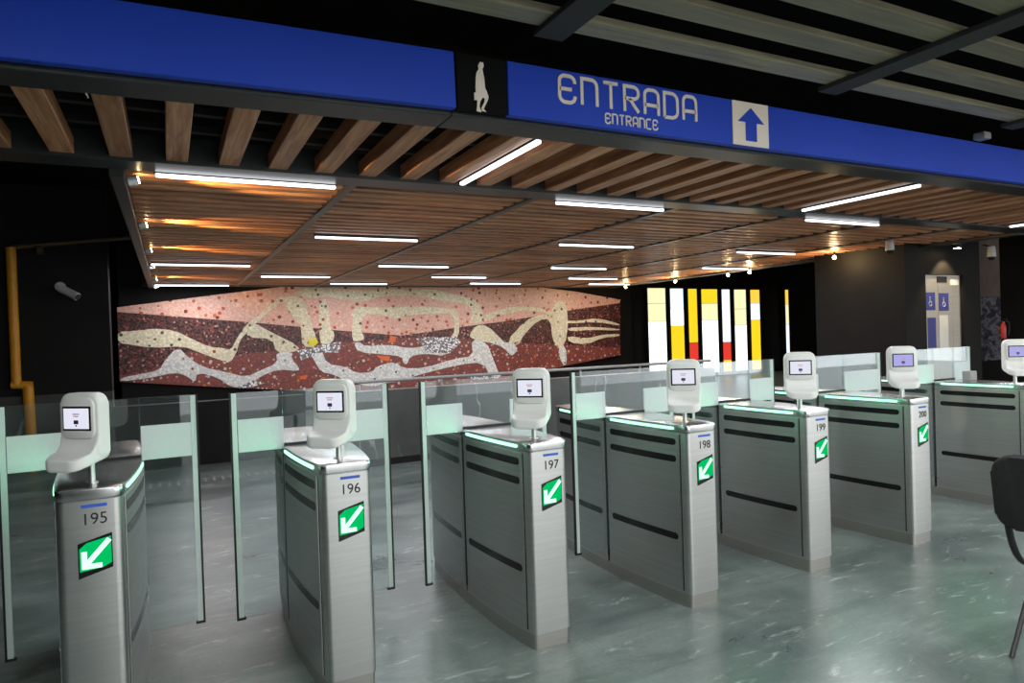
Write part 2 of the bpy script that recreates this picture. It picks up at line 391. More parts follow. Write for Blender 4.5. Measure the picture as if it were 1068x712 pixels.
BAYNAMES = ['at the far left, lit orange by warm spots at its left edge', 'second from the left, behind the plain blue fascia', 'third from the left, above the middle of the mural',
            'fourth from the left, behind the walking figure panel', 'fifth from the left, above the right end of the mural', 'second from the right, above the tall backlit panels', 'furthest right, along the row of warm bulbs']
for k in range(7):
    x0, x1 = BX[k]+.035, BX[k+1]-.035
    if k == 0: x0 = BX[0]
    e = empty('slatted_ceiling', ((x0+x1)/2, 5.1, CEIL), 'rear bay of narrow walnut slats ' + BAYNAMES[k], 'slatted ceiling', 'walnut slatted ceiling bays')
    p = MB().box(-(x1-x0)/2+.001, (x1-x0)/2-.001, -.048, .048, 0, .045, .003).obj('slat', MT['wood_x'], e)
    n = 48
    for i in range(n):
        c = p if i == 0 else p.copy()
        if i: COL.objects.link(c); c.parent = e
        c.location = (0, .17+i*.2, 0)

# upper ceiling in front of the sign
us = empty('upper_slatted_ceiling', (4, 0, 3.05), 'olive brown slats of the higher ceiling in front of the blue sign', 'slatted ceiling')
p = MB().box(-10, 10, -.0725, .0725, 0, .04, .004).obj('slat', MT['wood_dark'], us)
for i in range(15):
    c = p if i == 0 else p.copy()
    if i: COL.objects.link(c); c.parent = us
    c.location = (0, 2.835-.335*i, 0)
for k, x in enumerate((-2.4, -.3, 1.77, 3.86, 5.95, 8.05)):
    MB().box(x-4-.085, x-4+.085, -2.1, 2.96, -.03, .0, .003).obj('cross_beam', MT['dark_steel'], us)

for x in (-1.0, 1.6, 4.3, 7.0):  # fixtures added above the camera, unseen, to brighten foreground floor and turnstile fronts
    MB().box(x-4-.6, x-4+.6, .45, .53, -.045, -.02, .004).obj('linear_light', MT['tube'], us)
    MB().box(x-4-.62, x-4+.62, .44, .54, -.02, .0).obj('fill_light_housing', MT['dark_steel'], us)
    d = bpy.data.lights.new('upper_fill_lamp', 'AREA'); d.shape = 'RECTANGLE'; d.size = 1.2; d.size_y = .08; d.energy = 34; d.color = (.95, 1, .98)
    g = bpy.data.objects.new('upper_fill_lamp', d); COL.objects.link(g); g.parent = us; g.location = (x-4, .49, -.05)
# linear LED lights
def tube_light(x, y, L, axis, label, z=2.688):
    e = empty('linear_light', (x, y, z), label, 'ceiling light', 'white linear ceiling lights')
    if axis == 'x':
        MB().box(0, L, -.016, .016, 0, .022, .004).obj('diffuser', MT['tube'], e)
        MB().box(-.01, L+.01, -.02, .02, .022, .05).obj('housing', MT['dark_steel'], e)
    else:
        MB().box(-.018, .018, 0, L, 0, .022, .004).obj('diffuser', MT['tube'], e)
        MB().box(-.022, .022, -.01, L+.01, .022, .05).obj('housing', MT['dark_steel'], e)
    d = bpy.data.lights.new('tube_lamp', 'AREA'); d.shape = 'RECTANGLE'; d.size = L if axis == 'x' else .03; d.size_y = .03 if axis == 'x' else L
    d.energy = 18; d.color = (.93, .95, 1)
    g = bpy.data.objects.new('tube_lamp', d); COL.objects.link(g); g.parent = e; g.location = (L/2, 0, -.003) if axis == 'x' else (0, L/2, -.003)
    return e
tube_light(2.035, 3.55, 1.2, 'y', 'white linear light between the front slats, below the walking figure panel', 2.676)
tube_light(5.78, 3.55, 1.2, 'y', 'white linear light between the front slats right of the arrow panel', 2.676)
tube_light(9.58, 3.55, 1.2, 'y', 'white linear light at the far right edge of the photo, among the front slats', 2.676)
T = 2.655
tube_light(-.04, 5.085, 1.19, 'x', 'long white linear light against the second beam, in the orange lit left bay', T)
tube_light(3.07, 5.085, 1.19, 'x', 'long white linear light against the second beam below the word ENTRADA', T)
tube_light(6.24, 5.085, 1.22, 'x', 'white linear light against the second beam, right of the arrow panel', T)
tube_light(1.48, 7.6, 1.18, 'x', 'white linear light nearest the camera in the second ceiling bay', T)
tube_light(4.56, 7.5, 1.18, 'x', 'white linear light nearest the camera in the fourth ceiling bay', T)
tube_light(7.78, 7.6, 1.25, 'x', 'white linear light in the second row, near the warm bulbs at right', T)
tube_light(-.18, 10.7, 1.3, 'x', 'white linear light in the middle of the orange lit left bay', T)
tube_light(2.99, 10.4, 1.17, 'x', 'white linear light in the middle of the third bay, above the mural', T)
tube_light(6.05, 10.25, 1.16, 'x', 'white linear light in the middle of the fifth ceiling bay', T)
tube_light(9.13, 9.8, 1.25, 'x', 'white linear light beside the third warm bulb from the back', T)
tube_light(1.47, 12.4, 1.18, 'x', 'white linear light in the second bay just above the left part of the mural', T)
tube_light(4.54, 12.2, 1.14, 'x', 'white linear light in the fourth bay just above the mural', T)
tube_light(7.62, 12.2, 1.25, 'x', 'white linear light in the sixth bay near the hindmost warm bulbs', T)
tube_light(-.2, 14.4, 1.3, 'x', 'short looking white linear light at the rear edge of the orange lit bay', T)
tube_light(2.97, 13.85, 1.17, 'x', 'white linear light at the rear edge, touching the top of the mural', T)
tube_light(5.95, 13.6, 1.24, 'x', 'white linear light at the rear edge over the right half of the mural', T)
tube_light(9.06, 13.6, 1.2, 'x', 'white linear light at the rear edge beside the hindmost warm bulb', T)

# warm spots on the left edge beam and bulbs along the right edge
def lamp(name, kind, loc, energy, color, size=.03, parent=None, rot=None, spot=None):
    d = bpy.data.lights.new(name, kind); d.energy = energy; d.color = color
    if kind in ('POINT', 'SPOT'): d.shadow_soft_size = size
    if spot: d.spot_size, d.spot_blend = spot
    o = bpy.data.objects.new(name, d); COL.objects.link(o); o.location = loc
    if rot: o.rotation_euler = rot
    if parent: o.parent = parent
    return o
LS = ['nearest the camera', 'second from the camera', 'third from the camera', 'fourth from the camera', 'second from the back', 'hindmost']
for k, y in enumerate((5.23, 7.15, 9.04, 10.85, 12.95, 14.5)):
    e = empty('spotlight', (-.22, y, 2.64), 'small warm spotlight on the left edge of the canopy, %s' % LS[k], 'spotlight', 'warm spotlights on the left canopy edge')
    MB().lathe([(.012, 0), (.03, .012), (.034, .06), (.03, .075)], 16, (.0, 0, 0), (1, 0, .25)).obj('housing', MT['camera_white'], e, 40)
    MB().lathe([(.024, 0), (.024, .006)], 16, (.0735, 0, .0185), (1, 0, .25)).obj('lens', MT['warm_bulb'], e)
    lamp('spot_lamp', 'SPOT', (.10, 0, -.02), 85, (1, .62, .22), .02, e, Euler((0, -math.radians(97), 0)), (math.radians(70), .6))
RS = ['nearest the camera, above the dark right wall', 'second from the camera', 'third from the camera', 'second from the back', 'hindmost, above the left backlit panel']
for k, (x, y, z) in enumerate([(9.67, 7.36, 2.60), (10.3, 9.75, 2.60), (10.32, 10.35, 2.60), (10.30, 11.95, 2.60), (10.1, 13.55, 2.60)]):
    e = empty('pendant_bulb', (x, y, z), 'warm bulb under the right canopy side, %s' % RS[k], 'light bulb', 'warm bulbs along the right canopy side')
    MB().lathe([(.004, -.03), (.022, -.02), (.03, 0), (.022, .02), (.012, .032)], 14).obj('bulb', MT['warm_bulb'], e, 60)
    MB().lathe([(.014, .030), (.016, .09)], 12).obj('socket', MT['dark_steel'], e, 40)
    lamp('bulb_lamp', 'POINT', (0, 0, -.05), 14, (1, .70, .34), .03, e)

# ------------------------------------------------------------------ entrance sign
SY, SZ0, SZ1 = 3.23, 2.70, 2.99
A0 = on_y(-40, 62, 3.37)
# left plain blue fascia, slightly turned in plan
lf = empty('blue_fascia', (1.36, SY, SZ0), 'plain blue fascia board at the left, without lettering', 'fascia board'); lf.rotation_euler = (0, -math.radians(1.1), 0)
MB().box(-2.2, 0, -.02, .03, 0, SZ1-SZ0, .004).obj('panel', MT['blue_panel'], lf)
MB().box(-4.42, -2.206, -.02, .03, 0, SZ1-SZ0, .004).obj('panel', MT['blue_panel'], lf)
pg = empty('pictogram_panel', (1.51, SY, SZ0), 'black sign panel with a pale walking figure carrying a briefcase', 'sign')
MB().box(-.145, .145, -.02, .03, 0, SZ1-SZ0, .003).obj('panel', MT['sign_black'], pg)
# zoom crop 350..750 x 0..270 at 2.6375
man = [(397,170),(406,172),(408,182),(404,190),(406,200),(409,215),(411,240),(416,252),(421,266),(419,276),(411,292),(408,300),(415,308),(403,304),(402,296),(410,280),(411,270),(405,268),(398,280),(396,293),(402,308),(392,306),(388,304),(390,290),(390,275),(382,275),(381,254),(386,254),(385,240),(386,210),(388,198),(394,190),(392,180)]
pts = [on_y(350+a/2.6375, b/2.6375, SY-.024) - Vector((1.51, SY, SZ0)) for a, b in man]
MB().prism(pts, (0, .005, 0)).obj('walking_figure', MT['sign_white'], pg)
sg = empty('entrance_sign', (1.66, SY, SZ0), 'long blue sign board reading ENTRADA and ENTRANCE with a white arrow panel', 'sign')
MB().box(0, 12.2, -.02, .03, 0, SZ1-SZ0, .004).obj('panel', MT['blue_panel'], sg)
# stroke lettering
def arc(cx, cy, r, a0, a1, n=6): return [(cx+r*math.cos(math.radians(a0+(a1-a0)*k/n)), cy+r*math.sin(math.radians(a0+(a1-a0)*k/n))) for k in range(n+1)]
w, h, rr = .66, 1.0, .24
GL = {
 'E': [[(w, h-.26), (w, h-rr)]+arc(w-rr, h-rr, rr, 0, 90)[1:]+[(rr, h)]+arc(rr, h-rr, rr, 90, 180)[1:]+[(0, rr)]+arc(rr, rr, rr, 180, 270)[1:]+[(w-rr, 0)]+arc(w-rr, rr, rr, 270, 360)[1:]+[(w, .26)], [(0, .5), (w*.80, .5)]],
 'N': [[(0, 0), (0, h), (w-rr, h)]+arc(w-rr, h-rr, rr, 90, 0)[1:]+[(w, 0)]],
 'T': [[(0, h), (w, h)], [(w/2, h), (w/2, 0)]],
 'R': [[(0, 0), (0, h), (w-rr, h)]+arc(w-rr, h-rr, rr, 90, -90, 10)[1:]+[(0, h-2*rr)], [(w*.35, h-2*rr), (w, 0)]],
 'A': [[(0, 0), (0, h-rr)]+arc(rr, h-rr, rr, 180, 90)[1:]+[(w-rr, h)]+arc(w-rr, h-rr, rr, 90, 0)[1:]+[(w, 0)], [(0, .38), (w, .38)]],
 'D': [[(0, 0), (0, h), (w-rr*1.2, h)]+arc(w-rr*1.2, h-rr*1.2, rr*1.2, 90, 0)[1:]+arc(w-rr*1.2, rr*1.2, rr*1.2, 0, -90)+[(0, 0)]],
 'C': [[(w, h)]+[(rr, h)]+arc(rr, h-rr, rr, 90, 180)[1:]+[(0, rr)]+arc(rr, rr, rr, 180, 270)[1:]+[(w, 0)]],
}
def stroke(mb, path, th, tf):
    P = [Vector((a, b)) for a, b in path]; n = len(P); L = []; R = []
    for i in range(n):
        d0 = (P[i]-P[i-1]).normalized() if i else (P[1]-P[0]).normalized()
        d1 = (P[i+1]-P[i]).normalized() if i < n-1 else d0
        n0 = Vector((-d0.y, d0.x)); n1 = Vector((-d1.y, d1.x)); m = (n0+n1).normalized()
        k = th/2/max(.5, m.dot(n0)); L.append(P[i]+m*k); R.append(P[i]-m*k)
    for i in range(n-1):
        q = [L[i], L[i+1], R[i+1], R[i]]
        mb.prism([tf(v) for v in q], (0, .006, 0))
def lettering(name, word, x0, x1, zb, zt, th):
    mb = MB(); n = len(word)
    H = zt-zb; tot = n*w+(n-1)*.30; sx = (x1-x0)/tot; 
    for i, ch in enumerate(word):
        ox = i*(w+.30)
        for path in GL[ch]:
            # keep the stroke width equal in both directions
            pp = [((ox+a)*sx, b*H) for a, b in path]
            stroke(mb, pp, th, lambda v: (x0+v.x, -.026, zb+v.y))
    return mb.obj(name, MT['sign_white'], sg)
LX = lambda u, v: on_y(u, v, SY).x-1.66
LZ = lambda u, v: on_y(u, v, SY).z-SZ0
lettering('large_lettering', 'ENTRADA', LX(581, 92), LX(723, 115), LZ(650, 117), LZ(650, 91), .020)
lettering('small_lettering', 'ENTRANCE', LX(629, 124), LX(683, 131), LZ(655, 133), LZ(655, 123), .0085)
ax0, ax1 = LX(761, 130), LX(798, 130)
aw = MB().box(ax0, ax1, -.027, -.02, .004, SZ1-SZ0-.004).obj('arrow_panel', MT['sign_white'], sg)
cxa = (ax0+ax1)/2; hw = (ax1-ax0)/2
ar = [(-.72, .155), (0, .250), (.72, .155), (.30, .155), (.30, .035), (-.30, .035), (-.30, .155)]
MB().prism([(cxa+a*hw, -.032, z) for a, z in ar], (0, .005, 0)).obj('up_arrow', MT['blue_panel'], aw)

# ------------------------------------------------------------------ turnstiles
W0, WM, LH = .206, .310, .70
def hwid(y): return WM/2-(WM-W0)/2*((y-LH)/LH)**2
def outline(y0, y1, off=0, rf=0, rb=0, n=14):
    """plan of a body piece, anticlockwise; rf / rb round the front / rear corners"""
    right = []; 
    ys = [y0+rf+(y1-y0-rf-rb)*k/n for k in range(n+1)]
    side = [(hwid(y)+off, y) for y in ys]
    pts = []
    if rf:
        x = hwid(y0+rf)+off
        pts += [(x-rf+rf*math.sin(a), y0-off+rf+off-rf*math.cos(a)-0) for a in [PI/2*k/6 for k in range(6)]]
    pts += side
    if rb:
        x = hwid(y1-rb)+off
        pts += [(x-rb+rb*math.cos(a), y1-rb+rb*math.sin(a)) for a in [PI/2*k/6 for k in range(1, 7)]]
    return pts+[(-x, y) for x, y in pts[::-1]]
def slab(mb, ol, z0, z1, bev=0): return mb.prism([(x, y, z0) for x, y in ol], (0, 0, z1-z0), 0, bev)
def side_strip(mb, s, y0, y1, z0, z1, off, th, round_=True, n=14):
    """thin plate following the curved side s (+1 / -1), rounded ends"""
    r = (z1-z0)/2; poly = []
    if round_:
        for k in range(9): a = -PI/2+PI*k/8; poly.append((y1-r+r*math.cos(a), (z0+z1)/2+r*math.sin(a)))
        for k in range(9): a = PI/2+PI*k/8; poly.append((y0+r+r*math.cos(a), (z0+z1)/2+r*math.sin(a)))
        bot = [(y0+r+(y1-y0-2*r)*k/n) for k in range(1, n)]
        top = bot[::-1]
        poly = [(y, z0) for y in bot]+poly[:9]+[(y, z1) for y in top]+poly[9:]
    else:
        ys = [y0+(y1-y0)*k/n for k in range(n+1)]
        poly = [(y, z0) for y in ys]+[(y, z1) for y in ys[::-1]]
    # strip triangulation: quads between equal y columns
    ysort = sorted({round(y, 5) for y, z in poly})
    def span(y):
        if not round_: return z0, z1
        d = 0
        if y > y1-r: d = y-(y1-r)
        elif y < y0+r: d = (y0+r)-y
        hh = math.sqrt(max(0, r*r-d*d)); return (z0+z1)/2-max(hh, 1e-4), (z0+z1)/2+max(hh, 1e-4)
    bm = mb.bm; prev = None; cols = []
    for y in ysort:
        a, b = span(y); x = hwid(y)
        cols.append([bm.verts.new((s*(x+o), y, z)) for o, z in ((off, a), (off+th, a), (off+th, b), (off, b))])
    for A, B in zip(cols, cols[1:]):
        for k in range(4): bm.faces.new((A[k], A[(k+1) % 4], B[(k+1) % 4], B[k]))
    bm.faces.new(cols[0][::-1]); bm.faces.new(cols[-1]); return mb
def mir(fn):      # the rear half is the front half turned about the middle
    return fn
def build_reader(parent):
    rd = MB()
    # upright: rounded plate in the local x-z plane, facing -y ; x = width, z up from the lower edge
    def rrect(w, z0, z1, rt, rb, n=7):
        p = []
        for cx, cz, r, a0 in ((w-rt, z1-rt, rt, 0), (-w+rt, z1-rt, rt, 90), (-w+rb, z0+rb, rb, 180), (w-rb, z0+rb, rb, 270)):
            p += [(cx+r*math.cos(math.radians(a0+90*k/n)), cz+r*math.sin(math.radians(a0+90*k/n))) for k in range(n+1)]
        return p
    rd.prism([(x, -.048, z) for x, z in rrect(.0925, .030, .290, .040, .030)], (0, .056, 0), 0, .012, 3)
    # lower lip reaching forward: side profile pushed across the width
    tray = [(.089, -.01), (-.089, -.01)]
    for cx, a0 in ((-.089+.045, 180), (.089-.045, 270)):
        tray += [(cx+.045*math.cos(math.radians(a0+90*k/7)), -.142+.045+.045*math.sin(math.radians(a0+90*k/7))) for k in range(8)]
    rd.prism([(x, y, .034+.36*min(0, y+.045)) for x, y in tray], (0, 0, .046), 0, .008, 3)
    rd.prism([(-.088, y, z) for y, z in [(-.03, .04), (-.09, .04), (-.082, .062), (-.066, .076), (-.056, .094), (-.0485, .124), (-.03, .124)]], (.176, 0, 0))
    o = rd.obj('reader', MT['white_plastic'], parent)
    md = o.modifiers.new('r', 'REMESH'); md.mode = 'VOXEL'; md.voxel_size = .0045
    s = o.modifiers.new('s', 'SMOOTH'); s.iterations = 4; s.factor = .5
    bpy.context.view_layer.update()
    me = bpy.data.meshes.new_from_object(o.evaluated_get(bpy.context.evaluated_depsgraph_get()))
    o.modifiers.clear(); o.data = me
    for p in me.polygons: p.use_smooth = True
    if not me.materials: me.materials.append(MT['white_plastic'])
    o.location = (0, .135, 1.066); o.rotation_euler = (0, 0, -math.radians(42))
    # screen surround, bezel, screen and its picture
    MB().prism([(x, -.056, z) for x, z in rrect(.079, .116, .272, .030, .030)], (0, .010, 0), 0, .004, 2).obj('screen_surround', MT['white_plastic'], o, 50)
    MB().box(-.0675, .0675, -.0585, -.053, .146, .240, .002).obj('bezel', MT['black_plastic'], o)
    MB().box(-.0595, .0595, -.0600, -.056, .154, .232).obj('screen', MT['screen'], o)
    b = MB(); b.box(-.011, .011, -.0606, -.0595, .172, .187).box(-.003, .003, -.0606, -.0595, .163, .169).obj('screen_icon', MT['screen_icon'], o)
    b = MB(); b.box(-.016, .016, -.0606, -.0595, .208, .212).box(-.012, .012, -.0606, -.0595, .200, .2035).obj('screen_text', MT['screen_text'], o)
    return o

def flip(pts): return pts
def build_turnstile(parent):
    T = parent
    o = MB(); slab(o, outline(0, .690, 0, .028, 0), .075, .958).obj('front_housing', MT['steel'], T, 30)
    o = MB(); slab(o, outline(.710, 1.40, 0, 0, .028), .075, .958).obj('rear_housing', MT['steel'], T, 30)
    slab(MB(), outline(.008, 1.392, -.006, .024, .024), 0, .075).obj('plinth', MT['steel_plinth'], T, 30)
    slab(MB(), outline(.6905, .7095, .0025), .11, .957).obj('wing_slot', MT['black_rubber'], T)
    slab(MB(), outline(-.003, .688, .004, .030, 0), .960, 1.0, .006).obj('front_top', MT['steel_top'], T, 40)
    slab(MB(), outline(.712, 1.403, .004, 0, .030), .960, 1.0, .006).obj('rear_top', MT['steel_top'], T, 40)
    slab(MB(), outline(.690, .710, -.002), .958, 1.010).obj('glass_channel', MT['black_rubber'], T)
    for s in (-1, 1):
        for y0, y1 in ((.058, .672), (.728, 1.342)):
            side_strip(MB(), s, y0, y1, .088, .948, -.003, .0075, False).obj('side_panel', MT['steel_panel'], T, 40)
            side_strip(MB(), s, y0-.008 if y0 < .5 else y1+.002, y0-.002 if y0 < .5 else y1+.008, .088, .948, -.003, .0042, False, 2).obj('seam', MT['black_rubber'], T)
            c = (y0+y1)/2; e0, e1 = c-.287, c+.277
            for z in (.905, .811, .381):
                side_strip(MB(), s, e0, e1, z-.0185, z+.0185, .001, .005).obj('sensor_window', MT['black_plastic'], T)
            side_strip(MB(), s, c-.275, c+.27, .972, .987, .000, .0075).obj('light_strip', MT['led_green'], T)
    b = MB()
    for s in (-1, 1):
        for z in (.93, .55, .15): b.lathe([(.006, 0), (.006, .003), (.003, .004)], 10, (s*(hwid(.68)-.001), .681, z), (s, 0, 0))
    b.obj('bolts', MT['grey_plastic'], T)
    # lit arrow display on the front face
    q = [(-.041, .668), (.071, .698), (.071, .829), (-.041, .799)]
    d = MB().prism([(x, -.003, z) for x, z in q], (0, .008, 0)).obj('arrow_display', MT['black_plastic'], T)
    q = [(-.036, .694), (.040, .703), (.067, .716), (.067, .816), (-.012, .800), (-.036, .780)]
    MB().prism([(x, -.0045, z) for x, z in q], (0, .004, 0)).obj('lit_panel', MT['arrow_green'], d)
    ah = Vector((.062, .806)); at = Vector((-.030, .703)); dr = (at-ah).normalized(); nr = Vector((-dr.y, dr.x)); L = (at-ah).length
    prof = [(0, .008), (L-.030, .008)]
    sh = [ah+nr*.0092, ah+dr*(L-.020)+nr*.0092, ah+dr*(L-.020)-nr*.0092, ah-nr*.0092]
    b = MB(); b.prism([(v.x, -.0062, v.y) for v in sh], (0, .0025, 0))
    tip = at
    for vx, vz in ((0, 1), (1, 0)):
        p = [(tip.x, tip.y), (tip.x+(.066 if vx else .018), tip.y), (tip.x+(.066 if vx else .018), tip.y+(.018 if vx else .066)), (tip.x, tip.y+(.018 if vx else .066))]
        b.prism([(x, -.0066, z) for x, z in p], (0, .0025, 0))
    b.obj('arrow', MT['arrow_white'], d)
    MB().box(-.026, .058, -.002, .003, .931, .943).obj('brand_label', MT['brand_blue'], T)
    # glass
    glass_z0, glass_z1 = .1626, 1.2826
    MB().box(-.152, .152, .6945, .7055, 1.010, glass_z1, .001).obj('fixed_glass', MT['glass'], T)
    # reader and its post
    MB().lathe([(.022, 1.0), (.022, 1.004), (.0125, 1.005), (.0125, 1.09)], 16, (0, .135, 0)).obj('reader_post', MT['steel'], T, 40)
    build_reader(T)
    for s in (-1, 1):                      # light thrown by the green strips
        d = bpy.data.lights.new('strip_glow', 'AREA'); d.shape = 'RECTANGLE'; d.size = .54; d.size_y = .014; d.energy = .50 if s < 0 else .10; d.color = (.16, 1, .5)
        g = bpy.data.objects.new('strip_glow', d); COL.objects.link(g); g.parent = T
        g.matrix_local = Matrix.Translation((s*(hwid(.37)+.022), .365, .98)) @ Matrix(((0, 0, -s, 0), (1, 0, 0, 0), (0, -s, 0, 0), (0, 0, 0, 1)))
def build_wing(T, s, reach):
    z0, z1 = .1626, 1.2826; a = .150
    x0, x1 = sorted((s*a, s*(reach-.032)))
    g = MB().box(x0, x1, .695, .705, z0, z1, .001).obj('glass_wing', MT['glass'], T)
    MB().box(x0+.004, x1-.001, .6935, .7065, .985, 1.147).obj('frosted_band', MT['frost'], g)
    e0, e1 = sorted((s*(reach-.032), s*(reach-.009)))
    MB().box(e0, e1, .694, .706, z0+.004, z1-.003).obj('edge_light', MT['edge'], g)
    f0, f1 = sorted((s*(reach-.009), s*reach)); h0, h1 = sorted((s*(reach-.042), s*reach))
    MB().box(f0, f1, .692, .708, z0, z1).box(h0, h1, .692, .708, z0-.008, z0+.004).obj('edge_seal', MT['black_rubber'], g)
    return g

POS = [(-.286, 2.972), (.659, 2.899), (1.623, 2.842), (2.590, 2.825), (3.576, 2.864), (4.580, 2.846), (6.10, 2.88)]
TL = ['steel turnstile with number 195, nearest the left edge of the photo', 'steel turnstile with number 196, in front of the left half of the mural', 'steel turnstile with number 197, in front of the right half of the mural',
      'steel turnstile with number 198, in front of the tall backlit panels', 'steel turnstile with number 199, fifth from the left', 'steel turnstile with number 200, left of the wide lane at the right',
      'steel turnstile at the far right, beyond the wide lane, cut off by the photo edge']
first = empty('turnstile', (POS[0][0], POS[0][1], 0), TL[0], 'turnstile', 'row of steel turnstiles')
build_turnstile(first)
turn = [first]
for k in range(1, 7):
    t = copy_tree(first); t.location = (POS[k][0], POS[k][1], 0); t['label'] = TL[k]; turn.append(t)
for k, t in enumerate(turn):
    for s in (-1, 1):
        reach = .403
        if (k == 5 and s == 1) or (k == 6 and s == -1): reach = .60
        if k == 5 and s == 1: reach = .60
        build_wing(t, s, reach)
    if k < 6:
        me = text_mesh(str(195+k), .062, .0008, .95)
        link_mesh('number', me, MT['ink'], t, Matrix.Translation((.016, -.001, .886)) @ Matrix.Rotation(PI/2, 4, 'X'))
    if k >= 5:
        for c in t.children:
            if c.name.startswith('reader') and not c.name.startswith('reader_post'):
                for s in c.children:
                    if s.name.startswith('screen') and not s.name.startswith(('screen_')):
                        s.data = s.data.copy(); s.data.materials[0] = MT['screen_blue']; s['label'] = 'screen with a violet glow'

# small box and cable lying on the last turnstile
bx = MB().box(-.05, .05, -.035, .035, 0, .08, .006, 2).obj('junction_box', MT['grey_plastic'], None, None, (6.165, 3.40, 1.001))
tag(bx, 'small grey box standing on top of the turnstile at the far right', 'box')

# ------------------------------------------------------------------ mural
MY = 15.2
def crop(ox, oy, s, pts): return [(ox+a/s, oy+b/s) for a, b in pts]
cA = lambda p: crop(115, 285, 4.855, p); cB = lambda p: crop(310, 285, 4.855, p); cC = lambda p: crop(480, 285, 4.855, p)
mo = on_y(425, 411, MY); mo = Vector((mo.x, MY, 0))
mur = MB()
def layer(px, off, th, mi, soft=0):
    for _ in range(soft):                      # round the corners
        px = [q for (a, b), (c, d) in zip(px, px[1:]+px[:1]) for q in ((a*.75+c*.25, b*.75+d*.25), (a*.25+c*.75, b*.25+d*.75))]
    pts = [on_y(u, v, MY)-mo for u, v in px]
    mur.prism([(p.x, -off, p.z) for p in pts], (0, th, 0), mi)
OUT_T = [(122, 320.5), (212, 309), (310, 297), (425, 283), (545, 297.3), (600, 304), (647, 312.5)]
OUT_B = [(647, 370), (591, 381), (571, 386), (520, 399), (425, 414), (287, 406), (239, 404), (125, 398)]
layer(OUT_T+OUT_B, 0, .12, 0)
pb = cA([(35, 195), (300, 215), (680, 245), (1068, 280)])+cB([(200, 288), (530, 315), (800, 275), (1068, 240)])+cC([(600, 180), (805, 150)])
layer(OUT_T+pb[::-1], .008, .008, 1)
rb = [(124.6, 391), (150, 389), (197, 366), (230, 372), (259, 369), (288, 366), (310, 360), (351, 356), (380, 357), (409, 353), (450, 351), (489, 354), (507, 356), (546, 358), (600, 360), (646.5, 363)]
layer(rb+OUT_B, .006, .006, 2)
CR = [cA([(38,295),(120,292),(230,278),(330,290),(420,335),(500,372),(580,378),(612,388),(640,330),(690,255),(760,205),(860,110),(885,125),(740,250),(690,300),(655,340),(640,400),(605,455),(560,440),(450,400),(370,368),(210,378),(100,360),(40,352)]),
 cA([(730,250),(800,290),(965,372),(930,400),(840,402),(820,330),(690,325),(700,270)]),
 cA([(870,120),(960,110),(1000,190),(1025,270),(1030,330),(970,330),(975,270),(930,230),(880,150)]),
 cB([(0,75),(150,72),(280,82),(430,78),(560,85),(690,78),(800,110),(900,130),(935,175),(945,250),(870,255),(890,190),(850,150),(740,140),(640,120),(520,110),(420,115),(330,150),(200,120),(0,125)]),
 cB([(110,130),(155,130),(165,280),(190,300),(180,350),(120,370),(110,290)]),
 cB([(0,130),(40,180),(70,270),(95,310),(90,375),(25,370),(20,290),(0,150)]),
 cB([(275,170),(340,170),(420,175),(560,165),(680,170),(790,180),(815,190),(820,330),(770,330),(800,290),(785,200),(700,205),(560,210),(500,230),(420,210),(330,205),(320,290),(345,330),(310,345),(275,340),(280,240)]),
 cB([(870,310),(905,262),(960,262),(1040,340),(1060,362),(960,350),(880,330)]),
 cC([(230,345),(330,240),(380,215),(455,205),(470,165),(500,135),(535,150),(540,200),(545,260),(530,360),(490,380),(465,330),(455,230),(395,235),(320,310),(290,370)]),
 cC([(120,215),(180,190),(270,165),(400,175),(460,190),(455,205),(330,185),(240,200),(150,230),(120,245)]),
 cC([(535,240),(600,240),(690,225),(805,255),(805,265),(690,245),(540,255)]), cC([(535,275),(660,270),(805,280),(805,290),(660,285),(560,295)]), cC([(540,315),(640,330),(720,310),(805,305),(805,318),(720,325),(640,360),(550,350)])]
WH = [cA([(840,398),(925,398),(915,430),(955,475),(955,495),(850,485),(760,520),(680,578),(610,575),(540,525),(440,500),(430,555),(390,520),(330,500),(200,530),(50,548),(55,528),(150,510),(250,490),(275,440),(342,370),(400,430),(470,475),(590,500),(690,525),(760,490),(845,455)]),
 cB([(60,400),(120,380),(150,460),(240,470),(300,505),(380,500),(400,470),(500,445),(530,480),(640,480),(800,430),(890,420),(880,330),(960,350),(985,420),(1030,530),(980,530),(940,450),(830,460),(640,505),(520,545),(440,555),(380,575),(260,550),(180,510),(120,500),(85,440)]),
 cB([(310,345),(345,370),(470,360),(560,380),(640,370),(680,340),(800,330),(820,340),(760,420),(640,405),(570,420),(555,460),(535,455),(530,420),(440,410),(310,400),(285,355)]),
 cC([(130,345),(230,345),(290,370),(280,400),(255,420),(220,375),(150,350)]), cC([(490,380),(530,360),(540,460),(515,465)])]
SHD = [cB([(0,390),(60,380),(130,360),(220,345),(210,400),(120,400),(20,440)]), cB([(600,330),(800,320),(830,345),(770,405),(650,400),(640,370)]), cC([(20,520),(180,500),(210,520),(80,540)]), cA([(640,580),(720,540),(780,555),(700,580)])]
for k, p in enumerate(CR): layer(p, .014+k*.0003, .010, 3, 1)
for k, p in enumerate(WH): layer(p, .019+k*.0003, .012, 4, 1)
for k, p in enumerate(SHD): layer(p, .022+k*.0003, .012, 5, 0)
for p in (cB([(470,315),(500,320),(495,350),(465,350)]), cB([(400,415),(470,420),(465,445),(430,440)]), cA([(960,520),(1000,515),(990,535),(960,535)])): layer(p, .012, .01, 6)
layer(cB([(60,330),(95,325),(105,350),(80,375),(55,360)]), .024, .01, 7)
mu = mur.obj('mosaic_mural', [MT['mural_brown'], MT['mural_pink'], MT['mural_red'], MT['mural_cream'], MT['mural_white'], MT['mural_shard'], MT['mural_orange'], MT['mural_yellow']], None, None, mo)
